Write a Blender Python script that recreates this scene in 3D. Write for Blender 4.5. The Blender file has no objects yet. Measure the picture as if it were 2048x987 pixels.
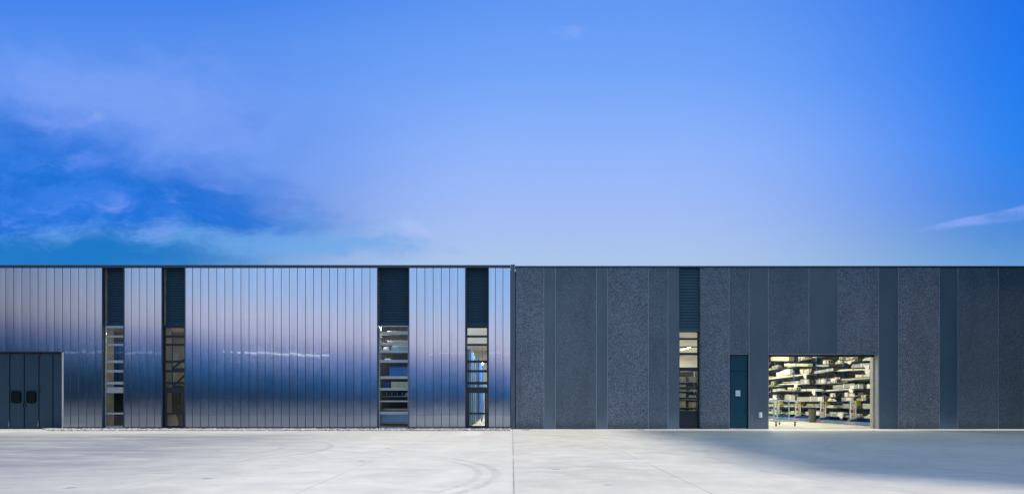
import bpy, bmesh, math, random
from mathutils import Vector, Matrix
R = math.radians
random.seed(7)
S = bpy.context.scene
COL = S.collection

def lin(r, g, b):
    f = lambda c: (c/255/12.92) if c/255 <= .04045 else ((c/255+.055)/1.055)**2.4
    return (f(r), f(g), f(b), 1)

# ------------------------------------------------------------------ camera
DIST, EYE, FPX = 30.0, 1.45, 1200.0
cd = bpy.data.cameras.new('camera'); cam = bpy.data.objects.new('camera', cd); COL.objects.link(cam)
cam.location = (0, -DIST, EYE); cam.rotation_euler = (R(90), 0, 0)
cd.sensor_width = 36; cd.lens = FPX/2048*36; cd.shift_y = (799-493.5)/2048
cd.clip_start = .1; cd.clip_end = 6000
S.camera = cam
S.render.resolution_x, S.render.resolution_y = 1024, 493

# ------------------------------------------------------------------ exposure / engine
S.render.engine = 'CYCLES'
S.cycles.use_denoising = True
S.cycles.max_bounces = 8; S.cycles.diffuse_bounces = 3; S.cycles.glossy_bounces = 4
S.cycles.transparent_max_bounces = 12; S.cycles.transmission_bounces = 4
S.cycles.sample_clamp_indirect = 6
S.view_settings.view_transform = 'Standard'; S.view_settings.look = 'None'
S.view_settings.exposure = 0; S.view_settings.gamma = 1
SUN_EL, SUN_AZ = 36.0, 0.4        # elevation; azimuth from +X towards the viewer's side (-Y)

# ------------------------------------------------------------------ node helper
class NT:
    def __init__(s, tree): s.t = tree; s.n = tree.nodes; s.l = tree.links
    def new(s, typ, **kw):
        n = s.n.new(typ)
        for k, v in kw.items(): setattr(n, k, v)
        return n
    def put(s, sock, v):
        if isinstance(v, bpy.types.NodeSocket): s.l.new(v, sock)
        elif v is not None:
            try: sock.default_value = v
            except Exception: sock.default_value = (v[0], v[1], v[2])
    def m(s, op, a, b=None, c=None, clamp=False):
        n = s.new('ShaderNodeMath', operation=op); n.use_clamp = clamp
        s.put(n.inputs[0], a)
        if b is not None: s.put(n.inputs[1], b)
        if c is not None: s.put(n.inputs[2], c)
        return n.outputs[0]
    def ss(s, x, a, b, lo=0., hi=1.):
        n = s.new('ShaderNodeMapRange', interpolation_type='SMOOTHSTEP')
        s.put(n.inputs[0], x); n.inputs[1].default_value = a; n.inputs[2].default_value = b
        n.inputs[3].default_value = lo; n.inputs[4].default_value = hi
        return n.outputs[0]
    def mix(s, f, a, b, mode='MIX'):
        n = s.new('ShaderNodeMix', data_type='RGBA', blend_type=mode); n.clamp_factor = True
        s.put(n.inputs[0], f); s.put(n.inputs[6], a); s.put(n.inputs[7], b)
        return n.outputs[2]
    def ramp(s, f, stops, interp='LINEAR'):
        n = s.new('ShaderNodeValToRGB'); cr = n.color_ramp; cr.interpolation = interp
        while len(cr.elements) < len(stops): cr.elements.new(.5)
        for e, (p, c) in zip(cr.elements, sorted(stops, key=lambda q: q[0])):
            e.position = p; e.color = c if len(c) == 4 else (*c, 1)
        s.put(n.inputs[0], f); return n.outputs[0]
    def noise(s, vec, scale, detail=3, rough=.5, dist=0., out=0):
        n = s.new('ShaderNodeTexNoise'); s.put(n.inputs['Vector'], vec)
        n.inputs['Scale'].default_value = scale; n.inputs['Detail'].default_value = detail
        n.inputs['Roughness'].default_value = rough; n.inputs['Distortion'].default_value = dist
        return n.outputs[out]
    def vec(s, x, y, z):
        n = s.new('ShaderNodeCombineXYZ'); s.put(n.inputs[0], x); s.put(n.inputs[1], y); s.put(n.inputs[2], z)
        return n.outputs[0]
    def scl(s, v, k):
        n = s.new('ShaderNodeMapping'); s.put(n.inputs[0], v); n.inputs['Scale'].default_value = k
        return n.outputs[0]

# ------------------------------------------------------------------ world: dusk sky
W = bpy.data.worlds.new('World'); S.world = W; W.use_nodes = True
w = NT(W.node_tree); w.n.clear()
sky = w.new('ShaderNodeTexSky', sky_type='NISHITA'); sky.sun_disc = False
sky.sun_elevation = R(SUN_EL); sky.sun_rotation = R(90+SUN_AZ)
tc = w.new('ShaderNodeTexCoord'); sp = w.new('ShaderNodeSeparateXYZ'); w.l.new(tc.outputs['Generated'], sp.inputs[0])
dx, dy, dz = sp.outputs
ay = w.m('MAXIMUM', w.m('ABSOLUTE', dy), .06)
U = w.m('DIVIDE', dx, ay); V = w.m('DIVIDE', dz, ay)
VF = w.m('DIVIDE', V, .8, clamp=True)
pv = lambda py: (799-py)/1200/.8
k = lambda c, m: (c[0]*m, c[1]*m, c[2]*m, 1)
cC = w.ramp(VF, [(0, lin(178, 203, 236)), (pv(520), lin(174, 200, 238)), (pv(420), lin(162, 190, 250)), (pv(300), lin(146, 183, 255)), (pv(150), lin(116, 168, 253)), (pv(0), lin(98, 154, 248)), (1, lin(80, 136, 240))])
cL = w.ramp(VF, [(0, lin(20, 130, 205)), (pv(530), lin(8, 124, 205)), (pv(440), lin(20, 112, 212)), (pv(330), lin(52, 125, 232)), (pv(200), lin(95, 146, 242)), (pv(90), lin(88, 146, 243)), (pv(0), lin(68, 134, 240)), (1, lin(50, 115, 235))])
cR = w.ramp(VF, [(0, lin(110, 160, 215)), (pv(525), lin(92, 152, 214)), (pv(470), lin(70, 138, 216)), (pv(400), lin(45, 128, 230)), (pv(300), lin(22, 128, 242)), (pv(150), lin(2, 120, 242)), (pv(0), lin(0, 112, 234)), (1, lin(0, 100, 225))])
fR = w.m('POWER', w.ss(U, .2, .90), 1.3)
fL = w.ss(w.m('SUBTRACT', U, w.m('MULTIPLY', w.m('SUBTRACT', V, .25), .35)), -.05, -.72)
front = w.mix(fL, w.mix(fR, cC, cR), cL)
# clouds: soft density fields broken up by one turbulent noise
Uw = w.m('ADD', U, w.m('MULTIPLY', w.m('SUBTRACT', w.noise(w.vec(U, w.m('MULTIPLY', V, 1.5), 7.1), 6, 4, .55), .5), .10))
Vw = w.m('ADD', V, w.m('MULTIPLY', w.m('SUBTRACT', w.noise(w.vec(U, w.m('MULTIPLY', V, 1.5), 2.9), 6, 4, .55), .5), .07))
n1 = w.noise(w.vec(w.m('MULTIPLY', Uw, 1.), w.m('MULTIPLY', Vw, 1.7), 0), 5.5, 9, .67, .2)
n3 = w.noise(w.vec(Uw, w.m('MULTIPLY', Vw, 2.2), 3.3), 11, 9, .68, .3)
def field(items):
    tot = None
    for px, py, rx, ry, a in items:
        du = w.m('MULTIPLY', w.m('SUBTRACT', Uw, (px-1024)/1200), 1200/rx); dv = w.m('MULTIPLY', w.m('SUBTRACT', Vw, (799-py)/1200), 1200/ry)
        e_ = w.m('MULTIPLY', w.m('POWER', 2.0, w.m('MULTIPLY', w.m('ADD', w.m('MULTIPLY', du, du), w.m('MULTIPLY', dv, dv)), -1.)), a)
        tot = e_ if tot is None else w.m('ADD', tot, e_)
    return tot
def layer(items, col, lo, hi, amt, turb, nz):
    global front
    fl_ = field(items); f = w.m('ADD', fl_, w.m('MULTIPLY', w.m('SUBTRACT', nz, .5), turb))
    front = w.mix(w.m('MULTIPLY', w.m('MULTIPLY', w.m('MULTIPLY', w.ss(f, lo, hi), w.ss(fl_, .02, .2)), amt), w.m('GREATER_THAN', dy, 0)), front, col)
n2 = w.noise(w.vec(Uw, w.m('MULTIPLY', Vw, 2.0), 5.7), 3.4, 9, .66, .25)
layer([(230, 175, 260, 90, .55), (430, 330, 170, 90, .7), (300, 250, 150, 70, .45), (110, 180, 120, 70, .3)], lin(132, 170, 251), .0, 1.25, .72, 1.7, n1)
layer([(30, 255, 110, 40, .55), (60, 335, 130, 46, .6), (215, 300, 130, 36, .35), (130, 395, 210, 46, .5), (340, 428, 200, 52, .8), (425, 380, 100, 34, .4), (500, 455, 130, 28, .6), (60, 430, 140, 60, .5), (480, 262, 60, 46, .22)], lin(4, 110, 217), -.1, 1.30, .95, 2.3, n2)
layer([(30, 255, 110, 40, .4), (60, 335, 130, 46, .4), (130, 395, 210, 46, .4), (340, 428, 200, 52, .5), (60, 430, 140, 60, .4)], lin(52, 128, 236), .30, 1.1, .75, 2.6, n3)
layer([(40, 505, 260, 36, .9), (300, 512, 200, 26, .7), (420, 470, 90, 20, .3)], lin(0, 118, 200), .05, 1.1, .85, 1.8, n1)
layer([(260, 468, 160, 28, .42), (560, 498, 140, 28, .7), (430, 492, 110, 22, .5), (690, 500, 130, 16, .6), (130, 470, 110, 26, .3), (620, 440, 120, 44, .42), (810, 490, 90, 22, .35)], lin(108, 170, 236), .12, 1.25, .75, 2.2, n3)
layer([(170, 250, 70, 22, .55), (92, 234, 60, 20, .5), (235, 416, 30, 15, .6), (350, 400, 44, 14, .45), (310, 470, 44, 22, .4), (410, 368, 70, 12, .4), (200, 330, 110, 16, .3), (120, 415, 100, 18, .3), (20, 440, 60, 20, .3)], lin(128, 160, 249), .18, 1.15, .75, 2.2, n3)
layer([(830, 452, 26, 17, .9), (862, 466, 22, 9, .6), (962, 434, 44, 11, .55), (1135, 78, 34, 30, .28), (1150, 60, 30, 10, .2), (570, 105, 50, 14, .25), (186, 242, 26, 12, .6)], lin(176, 196, 252), .2, 1.15, .75, 1.7, n3)
# the thin streak of cloud at right: crisp upper edge, soft underside
su = w.m('SUBTRACT', U, (1930-1024)/1200)
wob = w.m('MULTIPLY', w.m('SUBTRACT', w.noise(w.vec(U, 0, 1.7), 9, 4, .6), .5), .02)
ln = w.m('ADD', w.m('SUBTRACT', V, w.m('ADD', (799-437)/1200, w.m('MULTIPLY', su, .235))), wob)
up = w.ss(ln, .003, -.002)
dn = w.ss(w.m('ADD', ln, w.m('MULTIPLY', w.m('MAXIMUM', w.m('ADD', su, .08), 0), .10)), -.009, .0)
ext = w.m('MULTIPLY', w.ss(U, .635, .72), w.m('GREATER_THAN', dy, 0))
st = w.m('MULTIPLY', w.m('MULTIPLY', up, dn), w.m('MULTIPLY', ext, w.ss(n3, .3, .65, .2, 1.)))
front = w.mix(w.m('MULTIPLY', st, .9), front, lin(136, 168, 246))
# behind the viewer: belt of Venus (pink) over the earth's blue shadow, as the steel mirrors it
vb = w.m('ADD', V, w.m('MULTIPLY', U, .085))
vb = w.m('ADD', vb, w.m('MULTIPLY', w.m('SUBTRACT', w.noise(w.vec(U, w.m('MULTIPLY', V, 5.), 0), 3, 3), .5), .02))
VB = w.m('DIVIDE', w.m('ADD', vb, .05), .45, clamp=True)
q = lambda v: (v+.05)/.45
BK = 2.1
back = w.ramp(VB, [(0, k(lin(0, 44, 80), BK)), (q(-.025), k(lin(0, 52, 88), BK)), (q(.0), k(lin(26, 76, 126), BK)), (q(.02), k(lin(50, 96, 152), BK)), (q(.036), k(lin(80, 110, 170), BK)),
                   (q(.055), k(lin(134, 140, 182), BK)), (q(.075), k(lin(188, 184, 204), BK)), (q(.105), k(lin(190, 192, 216), BK)), (q(.15), k(lin(166, 190, 230), BK)),
                   (q(.21), k(lin(150, 188, 236), BK)), (1, k(lin(150, 184, 234), BK*.75))])
back = w.mix(w.ss(U, -.38, -1.0, 0, .62), back, (0, 0, 0, 1))
fb = w.ss(dy, .12, -.12)
skyc = w.mix(fb, front, back)
skyc = w.mix(w.ss(dz, .58, .9), skyc, (.40, .56, .70, 1))
skyc = w.mix(.06, skyc, w.mix(1, sky.outputs[0], (.09, .09, .09, 1), 'MULTIPLY'))
bg = w.new('ShaderNodeBackground'); w.put(bg.inputs[0], skyc)
bg.inputs[1].default_value = 1.0
w.l.new(bg.outputs[0], w.new('ShaderNodeOutputWorld').inputs[0])

# ------------------------------------------------------------------ sun
sl = bpy.data.lights.new('sun', 'SUN'); sun = bpy.data.objects.new('sun', sl); COL.objects.link(sun)
sl.energy = 5.0; sl.angle = R(4.0); sl.color = (1, .91, .80)
d = Vector((math.cos(R(SUN_EL))*math.cos(R(SUN_AZ)), -math.cos(R(SUN_EL))*math.sin(R(SUN_AZ)), math.sin(R(SUN_EL))))
sun.rotation_euler = d.to_track_quat('Z', 'Y').to_euler()

# ------------------------------------------------------------------ facade pixel -> metres
def X(px, dep=0.): return (px-1024)/FPX*(DIST+dep)
def Z(py, dep=0.): return EYE+(799-py)/FPX*(DIST+dep)

# ------------------------------------------------------------------ mesh helpers
class MB:
    def __init__(s): s.b = bmesh.new(); s.mi = 0
    def _tag(s, n0=0):
        for f in s.b.faces:
            if not f.tag: f.material_index = s.mi; f.tag = True
    def box(s, x0, x1, y0, y1, z0, z1, rot=None):
        n0 = len(s.b.faces)
        M = Matrix.Translation(((x0+x1)/2, (y0+y1)/2, (z0+z1)/2))
        if rot: M = M @ rot
        M = M @ Matrix.Diagonal((abs(x1-x0), abs(y1-y0), abs(z1-z0), 1))
        r = bmesh.ops.create_cube(s.b, size=1, matrix=M); s._tag(n0); return r['verts']
    def bbox(s, x0, x1, y0, y1, z0, z1, bev=.01, seg=2):
        n0 = len(s.b.faces)
        vs = s.box(x0, x1, y0, y1, z0, z1)
        es = list({e for v in vs for e in v.link_edges})
        bmesh.ops.bevel(s.b, geom=es, offset=bev, segments=seg, affect='EDGES', profile=.5); s._tag(n0)
    def bar(s, p, q, wd, ht=None, roll=0):
        p, q = Vector(p), Vector(q); dv = q-p
        M = Matrix.Translation((p+q)/2) @ dv.to_track_quat('X', 'Z').to_matrix().to_4x4() @ Matrix.Diagonal((dv.length, wd, ht or wd, 1))
        n0 = len(s.b.faces); bmesh.ops.create_cube(s.b, size=1, matrix=M); s._tag(n0)
    def cyl(s, p, q, r, r2=None, seg=12):
        p, q = Vector(p), Vector(q); dv = q-p
        M = Matrix.Translation((p+q)/2) @ dv.to_track_quat('Z', 'Y').to_matrix().to_4x4()
        n0 = len(s.b.faces)
        bmesh.ops.create_cone(s.b, cap_ends=True, segments=seg, radius1=r, radius2=r if r2 is None else r2, depth=dv.length, matrix=M); s._tag(n0)
    def quad(s, *ps):
        n0 = len(s.b.faces); s.b.faces.new([s.b.verts.new(p) for p in ps]); s._tag(n0)
    def rings(s, rings, cap0=True, cap1=True):
        n0 = len(s.b.faces)
        V_ = [[s.b.verts.new(p) for p in r] for r in rings]; n = len(V_[0])
        for a, b in zip(V_, V_[1:]):
            for i in range(n): s.b.faces.new((a[i], a[(i+1) % n], b[(i+1) % n], b[i]))
        if cap0: s.b.faces.new(V_[0][::-1])
        if cap1: s.b.faces.new(V_[-1])
        s._tag(n0)
    def build(s, name, mats, parent=None, smooth=False, loc=None):
        me = bpy.data.meshes.new(name)
        bmesh.ops.recalc_face_normals(s.b, faces=s.b.faces[:])
        s.b.to_mesh(me); s.b.free()
        for m in (mats if isinstance(mats, (list, tuple)) else [mats]): me.materials.append(m)
        if smooth:
            for p in me.polygons: p.use_smooth = True
        o = bpy.data.objects.new(name, me); COL.objects.link(o)
        if parent: o.parent = parent
        if loc: o.location = loc
        return o

def tag(o, label=None, cat=None, group=None, kind=None):
    if label: o['label'] = label
    if cat: o['category'] = cat
    if group: o['group'] = group
    if kind: o['kind'] = kind
    return o
def empty(name, loc, label, cat, group=None, rz=0):
    o = bpy.data.objects.new(name, None); COL.objects.link(o); o.location = loc; o.rotation_euler = (0, 0, rz)
    o.empty_display_size = .2
    return tag(o, label, cat, group)
def copy_tree(o, parent=None):
    c = o.copy(); COL.objects.link(c)
    if parent: c.parent = parent
    for ch in list(o.children): copy_tree(ch, c)
    return c

# ------------------------------------------------------------------ materials
def mat(name, col, rough=.6, metal=0., var=.0, vscale=4., bump=0., bscale=30., spec=.5):
    m = bpy.data.materials.new(name); m.use_nodes = True
    t = NT(m.node_tree); b = t.n['Principled BSDF']
    b.inputs['Roughness'].default_value = rough; b.inputs['Metallic'].default_value = metal
    b.inputs['Specular IOR Level'].default_value = spec
    co = t.new('ShaderNodeTexCoord').outputs['Object']
    c4 = (*col[:3], 1)
    if var:
        n = t.noise(co, vscale, 5, .6)
        dk = tuple(c*(1-var) for c in col[:3]); lt = tuple(min(1, c*(1+var)) for c in col[:3])
        t.put(b.inputs['Base Color'], t.ramp(n, [(.3, dk), (.7, lt)]))
        t.put(b.inputs['Roughness'], t.ss(n, .2, .8, rough*.85, min(1, rough*1.15)))
    else: b.inputs['Base Color'].default_value = c4
    if bump:
        bn = t.new('ShaderNodeBump'); bn.inputs['Strength'].default_value = bump; bn.inputs['Distance'].default_value = .02
        t.put(bn.inputs['Height'], t.noise(co, bscale, 4, .6)); t.put(b.inputs['Normal'], bn.outputs[0])
    return m
def emis(name, col, st):
    m = bpy.data.materials.new(name); m.use_nodes = True
    b = m.node_tree.nodes['Principled BSDF']; b.inputs['Base Color'].default_value = (*col, 1)
    b.inputs['Emission Color'].default_value = (*col, 1); b.inputs['Emission Strength'].default_value = st
    return m

# brushed steel: fine vertical grain tilts the normal sideways only
def steel_mat():
    m = bpy.data.materials.new('brushed_steel'); m.use_nodes = True
    t = NT(m.node_tree); b = t.n['Principled BSDF']
    co = t.new('ShaderNodeTexCoord').outputs['Object']
    g = t.noise(t.scl(co, (14, 14, .10)), 3, 4, .6)
    g2 = t.noise(t.scl(co, (1.6, 1.6, .05)), 3, 2, .5)
    blot = t.noise(co, 1.6, 5, .6)
    c = t.ramp(g, [(.25, (.38, .41, .45)), (.75, (.47, .505, .55))])
    c = t.mix(t.ss(g2, .35, .65, 0, .35), c, (.36, .38, .41, 1))
    sz = t.new('ShaderNodeSeparateXYZ'); t.l.new(co, sz.inputs[0])
    c = t.mix(t.ss(t.m('ADD', sz.outputs[2], t.m('MULTIPLY', t.m('SUBTRACT', g2, .5), .8)), 1.2, .0, 0, .36), c, (.15, .16, .165, 1))  # foot of the sheets darkened in the colour to dim the mirrored yard
    gl = t.new('ShaderNodeBsdfAnisotropic', distribution='BECKMANN'); t.put(gl.inputs['Color'], c)
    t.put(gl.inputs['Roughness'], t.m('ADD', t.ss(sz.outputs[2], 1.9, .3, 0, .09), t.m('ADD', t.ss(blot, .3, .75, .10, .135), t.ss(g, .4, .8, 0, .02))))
    bn = t.new('ShaderNodeBump'); bn.inputs['Strength'].default_value = .05; bn.inputs['Distance'].default_value = .01
    t.put(bn.inputs['Height'], g); t.put(gl.inputs['Normal'], bn.outputs[0])
    ct = t.new('ShaderNodeBsdfAnisotropic', distribution='BECKMANN'); t.put(ct.inputs['Color'], c); ct.inputs['Roughness'].default_value = .03
    mx = t.new('ShaderNodeMixShader'); mx.inputs[0].default_value = .22; t.l.new(gl.outputs[0], mx.inputs[1]); t.l.new(ct.outputs[0], mx.inputs[2])
    t.l.new(mx.outputs[0], [n for n in t.n if n.type == 'OUTPUT_MATERIAL'][0].inputs[0]); t.n.remove(b)
    return m
def aggregate(name, dark, light, scale, bump, mottle):
    m = bpy.data.materials.new(name); m.use_nodes = True
    t = NT(m.node_tree); b = t.n['Principled BSDF']
    co = t.new('ShaderNodeTexCoord').outputs['Object']
    vo = t.new('ShaderNodeTexVoronoi'); t.put(vo.inputs['Vector'], co); vo.inputs['Scale'].default_value = scale
    cs = t.new('ShaderNodeSeparateColor'); t.l.new(vo.outputs['Color'], cs.inputs[0])
    n = t.noise(co, scale*.55, 5, .7)
    peb = t.m('ADD', t.m('MULTIPLY', cs.outputs[0], .55), t.m('MULTIPLY', n, .6))
    c = t.ramp(peb, [(.22, dark), (.55, tuple((a+b_)/2*.9 for a, b_ in zip(dark, light))), (.88, light)])
    big = t.noise(t.scl(co, (1, 1, .35)), .9, 5, .6)
    c = t.mix(t.ss(big, .3, .75, 0, mottle), c, (dark[0]*1.1, dark[1]*1.1, dark[2]*1.1, 1))
    rain = t.noise(t.scl(co, (2.2, 1, .09)), 1.8, 5, .62)
    c = t.mix(t.ss(rain, .52, .78, 0, .28), c, (dark[0]*1.5, dark[1]*1.5, dark[2]*1.5, 1))
    sz = t.new('ShaderNodeSeparateXYZ'); t.l.new(co, sz.inputs[0])
    grime = t.ss(t.m('ADD', sz.outputs[2], t.m('MULTIPLY', rain, -.9)), .1, -.45, 0, .55)
    c = t.mix(grime, c, (dark[0]*1.2, dark[1]*1.15, dark[2]*1.05, 1))
    t.put(b.inputs['Base Color'], c); b.inputs['Roughness'].default_value = .8
    bn = t.new('ShaderNodeBump'); bn.inputs['Strength'].default_value = bump; bn.inputs['Distance'].default_value = .03
    t.put(bn.inputs['Height'], t.m('SUBTRACT', n, t.m('MULTIPLY', vo.outputs['Distance'], .6))); t.put(b.inputs['Normal'], bn.outputs[0])
    return m
def smooth_concrete(name, col):
    m = bpy.data.materials.new(name); m.use_nodes = True
    t = NT(m.node_tree); b = t.n['Principled BSDF']
    co = t.new('ShaderNodeTexCoord').outputs['Object']
    n = t.noise(t.scl(co, (1, 1, .4)), 1.1, 6, .6); f = t.noise(co, 18, 5, .65)
    drip = t.noise(t.scl(co, (3.0, 1, .12)), 1.6, 5, .6)
    c = t.ramp(n, [(.3, tuple(x*.86 for x in col)), (.7, tuple(x*1.14 for x in col))])
    c = t.mix(t.ss(f, .45, .8, 0, .25), c, tuple(x*1.5 for x in col)+(1,))
    sz = t.new('ShaderNodeSeparateXYZ'); t.l.new(co, sz.inputs[0])
    splash = t.m('MULTIPLY', t.ss(t.m('ADD', sz.outputs[2], t.m('MULTIPLY', drip, -1.6)), .15, -.75), .5)
    c = t.mix(splash, c, tuple(x*1.9 for x in col)+(1,))
    pour = t.ss(t.noise(t.vec(t.m('MULTIPLY', sz.outputs[0], .3), 0, t.m('MULTIPLY', sz.outputs[2], 5.)), 1.3, 3, .5), .68, .74, 0, .22)
    c = t.mix(pour, c, tuple(x*1.8 for x in col)+(1,))
    t.put(b.inputs['Base Color'], c); b.inputs['Roughness'].default_value = .62
    bn = t.new('ShaderNodeBump'); bn.inputs['Strength'].default_value = .15; bn.inputs['Distance'].default_value = .01
    t.put(bn.inputs['Height'], f); t.put(b.inputs['Normal'], bn.outputs[0])
    return m
def glass_mat():
    m = bpy.data.materials.new('window_glass'); m.use_nodes = True
    t = NT(m.node_tree); t.n.clear()
    tr = t.new('ShaderNodeBsdfTransparent'); tr.inputs[0].default_value = (.93, .96, .95, 1)
    gl = t.new('ShaderNodeBsdfGlossy'); gl.inputs['Roughness'].default_value = .02
    fr = t.new('ShaderNodeFresnel'); fr.inputs[0].default_value = 1.5
    mx = t.new('ShaderNodeMixShader'); t.put(mx.inputs[0], t.m('MULTIPLY', fr.outputs[0], .5, clamp=True))
    t.l.new(tr.outputs[0], mx.inputs[1]); t.l.new(gl.outputs[0], mx.inputs[2])
    t.l.new(mx.outputs[0], t.new('ShaderNodeOutputMaterial').inputs[0])
    return m
def yard_mat():
    m = bpy.data.materials.new('yard_concrete'); m.use_nodes = True
    t = NT(m.node_tree); b = t.n['Principled BSDF']
    geo = t.new('ShaderNodeNewGeometry'); P = geo.outputs['Position']
    sp_ = t.new('ShaderNodeSeparateXYZ'); t.l.new(P, sp_.inputs[0]); x, y, _ = sp_.outputs
    n1 = t.noise(P, .28, 6, .6); n2 = t.noise(P, 1.3, 6, .65, .3); n3 = t.noise(P, 9, 5, .7)
    nl = t.noise(t.scl(P, (.35, 1.5, 1)), 1.2, 5, .6)
    c = t.ramp(n1, [(.3, (.54, .50, .425)), (.7, (.67, .63, .54))])
    c = t.mix(t.ss(n2, .38, .75, 0, .42), c, (.77, .725, .625, 1))
    c = t.mix(t.ss(nl, .5, .8, 0, .38), c, (.40, .38, .34, 1))
    c = t.mix(t.ss(n3, .55, .85, 0, .32), c, (.30, .29, .27, 1))
    # the slab west of the joint was poured lighter
    c = t.mix(t.ss(x, .012, -.012, 0, .22), c, (.80, .755, .665, 1))
    # saw-cut joints
    wob = t.m('MULTIPLY', t.m('SUBTRACT', t.noise(P, 2.5, 2), .5), .02)
    def line(coord, pos, wd):
        return t.ss(t.m('ABSOLUTE', t.m('ADD', t.m('SUBTRACT', coord, pos), wob)), wd, wd*.3)
    worn = t.ss(t.noise(P, .5, 4, .6), .34, .55, .12, .85)
    for px_, wd, a in ((0.03, .018, .8), (3.1, .014, .75), (-3.35, .012, .55), (-6.4, .014, .7), (6.3, .012, .45), (9.5, .012, .4), (-9.6, .012, .4), (12.7, .012, .4), (-12.8, .012, .4), (16, .012, .3), (-16, .012, .3)):
        c = t.mix(t.m('MULTIPLY', t.m('MULTIPLY', line(x, px_, wd), worn), a), c, (.12, .12, .12, 1))
    east = t.ss(x, 3.05, 3.15)
    for py_ in (-19.6, -9.8):
        c = t.mix(t.m('MULTIPLY', t.m('MULTIPLY', line(y, py_, .014), worn), t.m('MULTIPLY', east, .45)), c, (.14, .14, .14, 1))
    # tyre scrub marks: arcs
    tread = t.noise(P, 5, 4, .6)
    def arc(cx, cy, r, wd, x0, x1, a, y0=-60, y1=60):
        dd = t.m('SQRT', t.m('ADD', t.m('POWER', t.m('SUBTRACT', x, cx), 2.), t.m('POWER', t.m('SUBTRACT', y, cy), 2.)))
        f = t.ss(t.m('ABSOLUTE', t.m('SUBTRACT', dd, r)), wd, wd*.35)
        f = t.m('MULTIPLY', f, t.m('MULTIPLY', t.ss(x, x0, x0+1.2), t.ss(x, x1, x1-1.2)))
        f = t.m('MULTIPLY', f, t.m('MULTIPLY', t.ss(y, y0, y0+1), t.ss(y, y1, y1-1)))
        return t.m('MULTIPLY', t.m('MULTIPLY', f, t.ss(tread, .3, .62, .15, 1)), a*.9)
    for a_ in ((-5.2, -18.4, 4.9, .13, -2.6, .5, .36), (-5.2, -18.4, 4.55, .1, -2.6, .5, .26), (-17, -13.5, 6.0, .16, -16.5, -8, .34), (-17, -13.5, 4.6, .15, -16.5, -8, .30),
               (-18, -9.2, 4.0, .15, -30, -10, .26), (-11, -12.6, 5.5, .14, -12, -4, .3), (-11, -12.6, 4.1, .13, -12, -4, .24), (-9.0, -20, 9.4, .14, -16, -2, .26, -14, 0),
               (-9.0, -20, 8.1, .13, -16, -2, .22, -15, 0), (-14, -22, 8.5, .13, -20, -8, .28, -17, 0), (-12, -4.5, 14.5, .12, -16, -5, .28, -60, -12), (3, -30, 14, .15, -6, 5, .12, -20, 0),
               (14, -16, 9, .12, 4, 14, .12, -30, -2), (16, -15, 7.2, .12, 8, 18, .14)):
        c = t.mix(arc(*a_), c, (.17, .17, .18, 1))
    patch = t.noise(t.scl(P, (.55, 1.0, 1)), .8, 7, .68, .6)
    c = t.mix(t.ss(patch, .52, .66, 0, .30), c, (.40, .385, .35, 1))
    drag = t.noise(t.scl(P, (.25, 2.4, 1)), 1.5, 6, .65)
    c = t.mix(t.ss(drag, .55, .78, 0, .35), c, (.36, .35, .33, 1))
    shade_n = t.noise(t.scl(P, (.4, 1.1, 1)), .9, 6, .62)
    edge_shade = t.m('MULTIPLY', t.ss(x, -3.5, -12.), t.ss(y, -1.8, -6.5))  # dimming towards the left edge, painted into the slab colour
    c = t.mix(t.m('MULTIPLY', edge_shade, t.ss(shade_n, .22, .68, .45, .95)), c, (.25, .245, .25, 1))
    # dark oil drips
    vo = t.new('ShaderNodeTexVoronoi'); t.put(vo.inputs['Vector'], P); vo.inputs['Scale'].default_value = .55
    c = t.mix(t.ss(vo.outputs['Distance'], .075, .02, 0, .6), c, (.16, .16, .16, 1))
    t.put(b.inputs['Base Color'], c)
    t.put(b.inputs['Roughness'], t.ss(n2, .3, .7, .5, .72)); b.inputs['Specular IOR Level'].default_value = .35
    bn = t.new('ShaderNodeBump'); bn.inputs['Strength'].default_value = .12; bn.inputs['Distance'].default_value = .01
    t.put(bn.inputs['Height'], n3); t.put(b.inputs['Normal'], bn.outputs[0])
    return m

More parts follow.
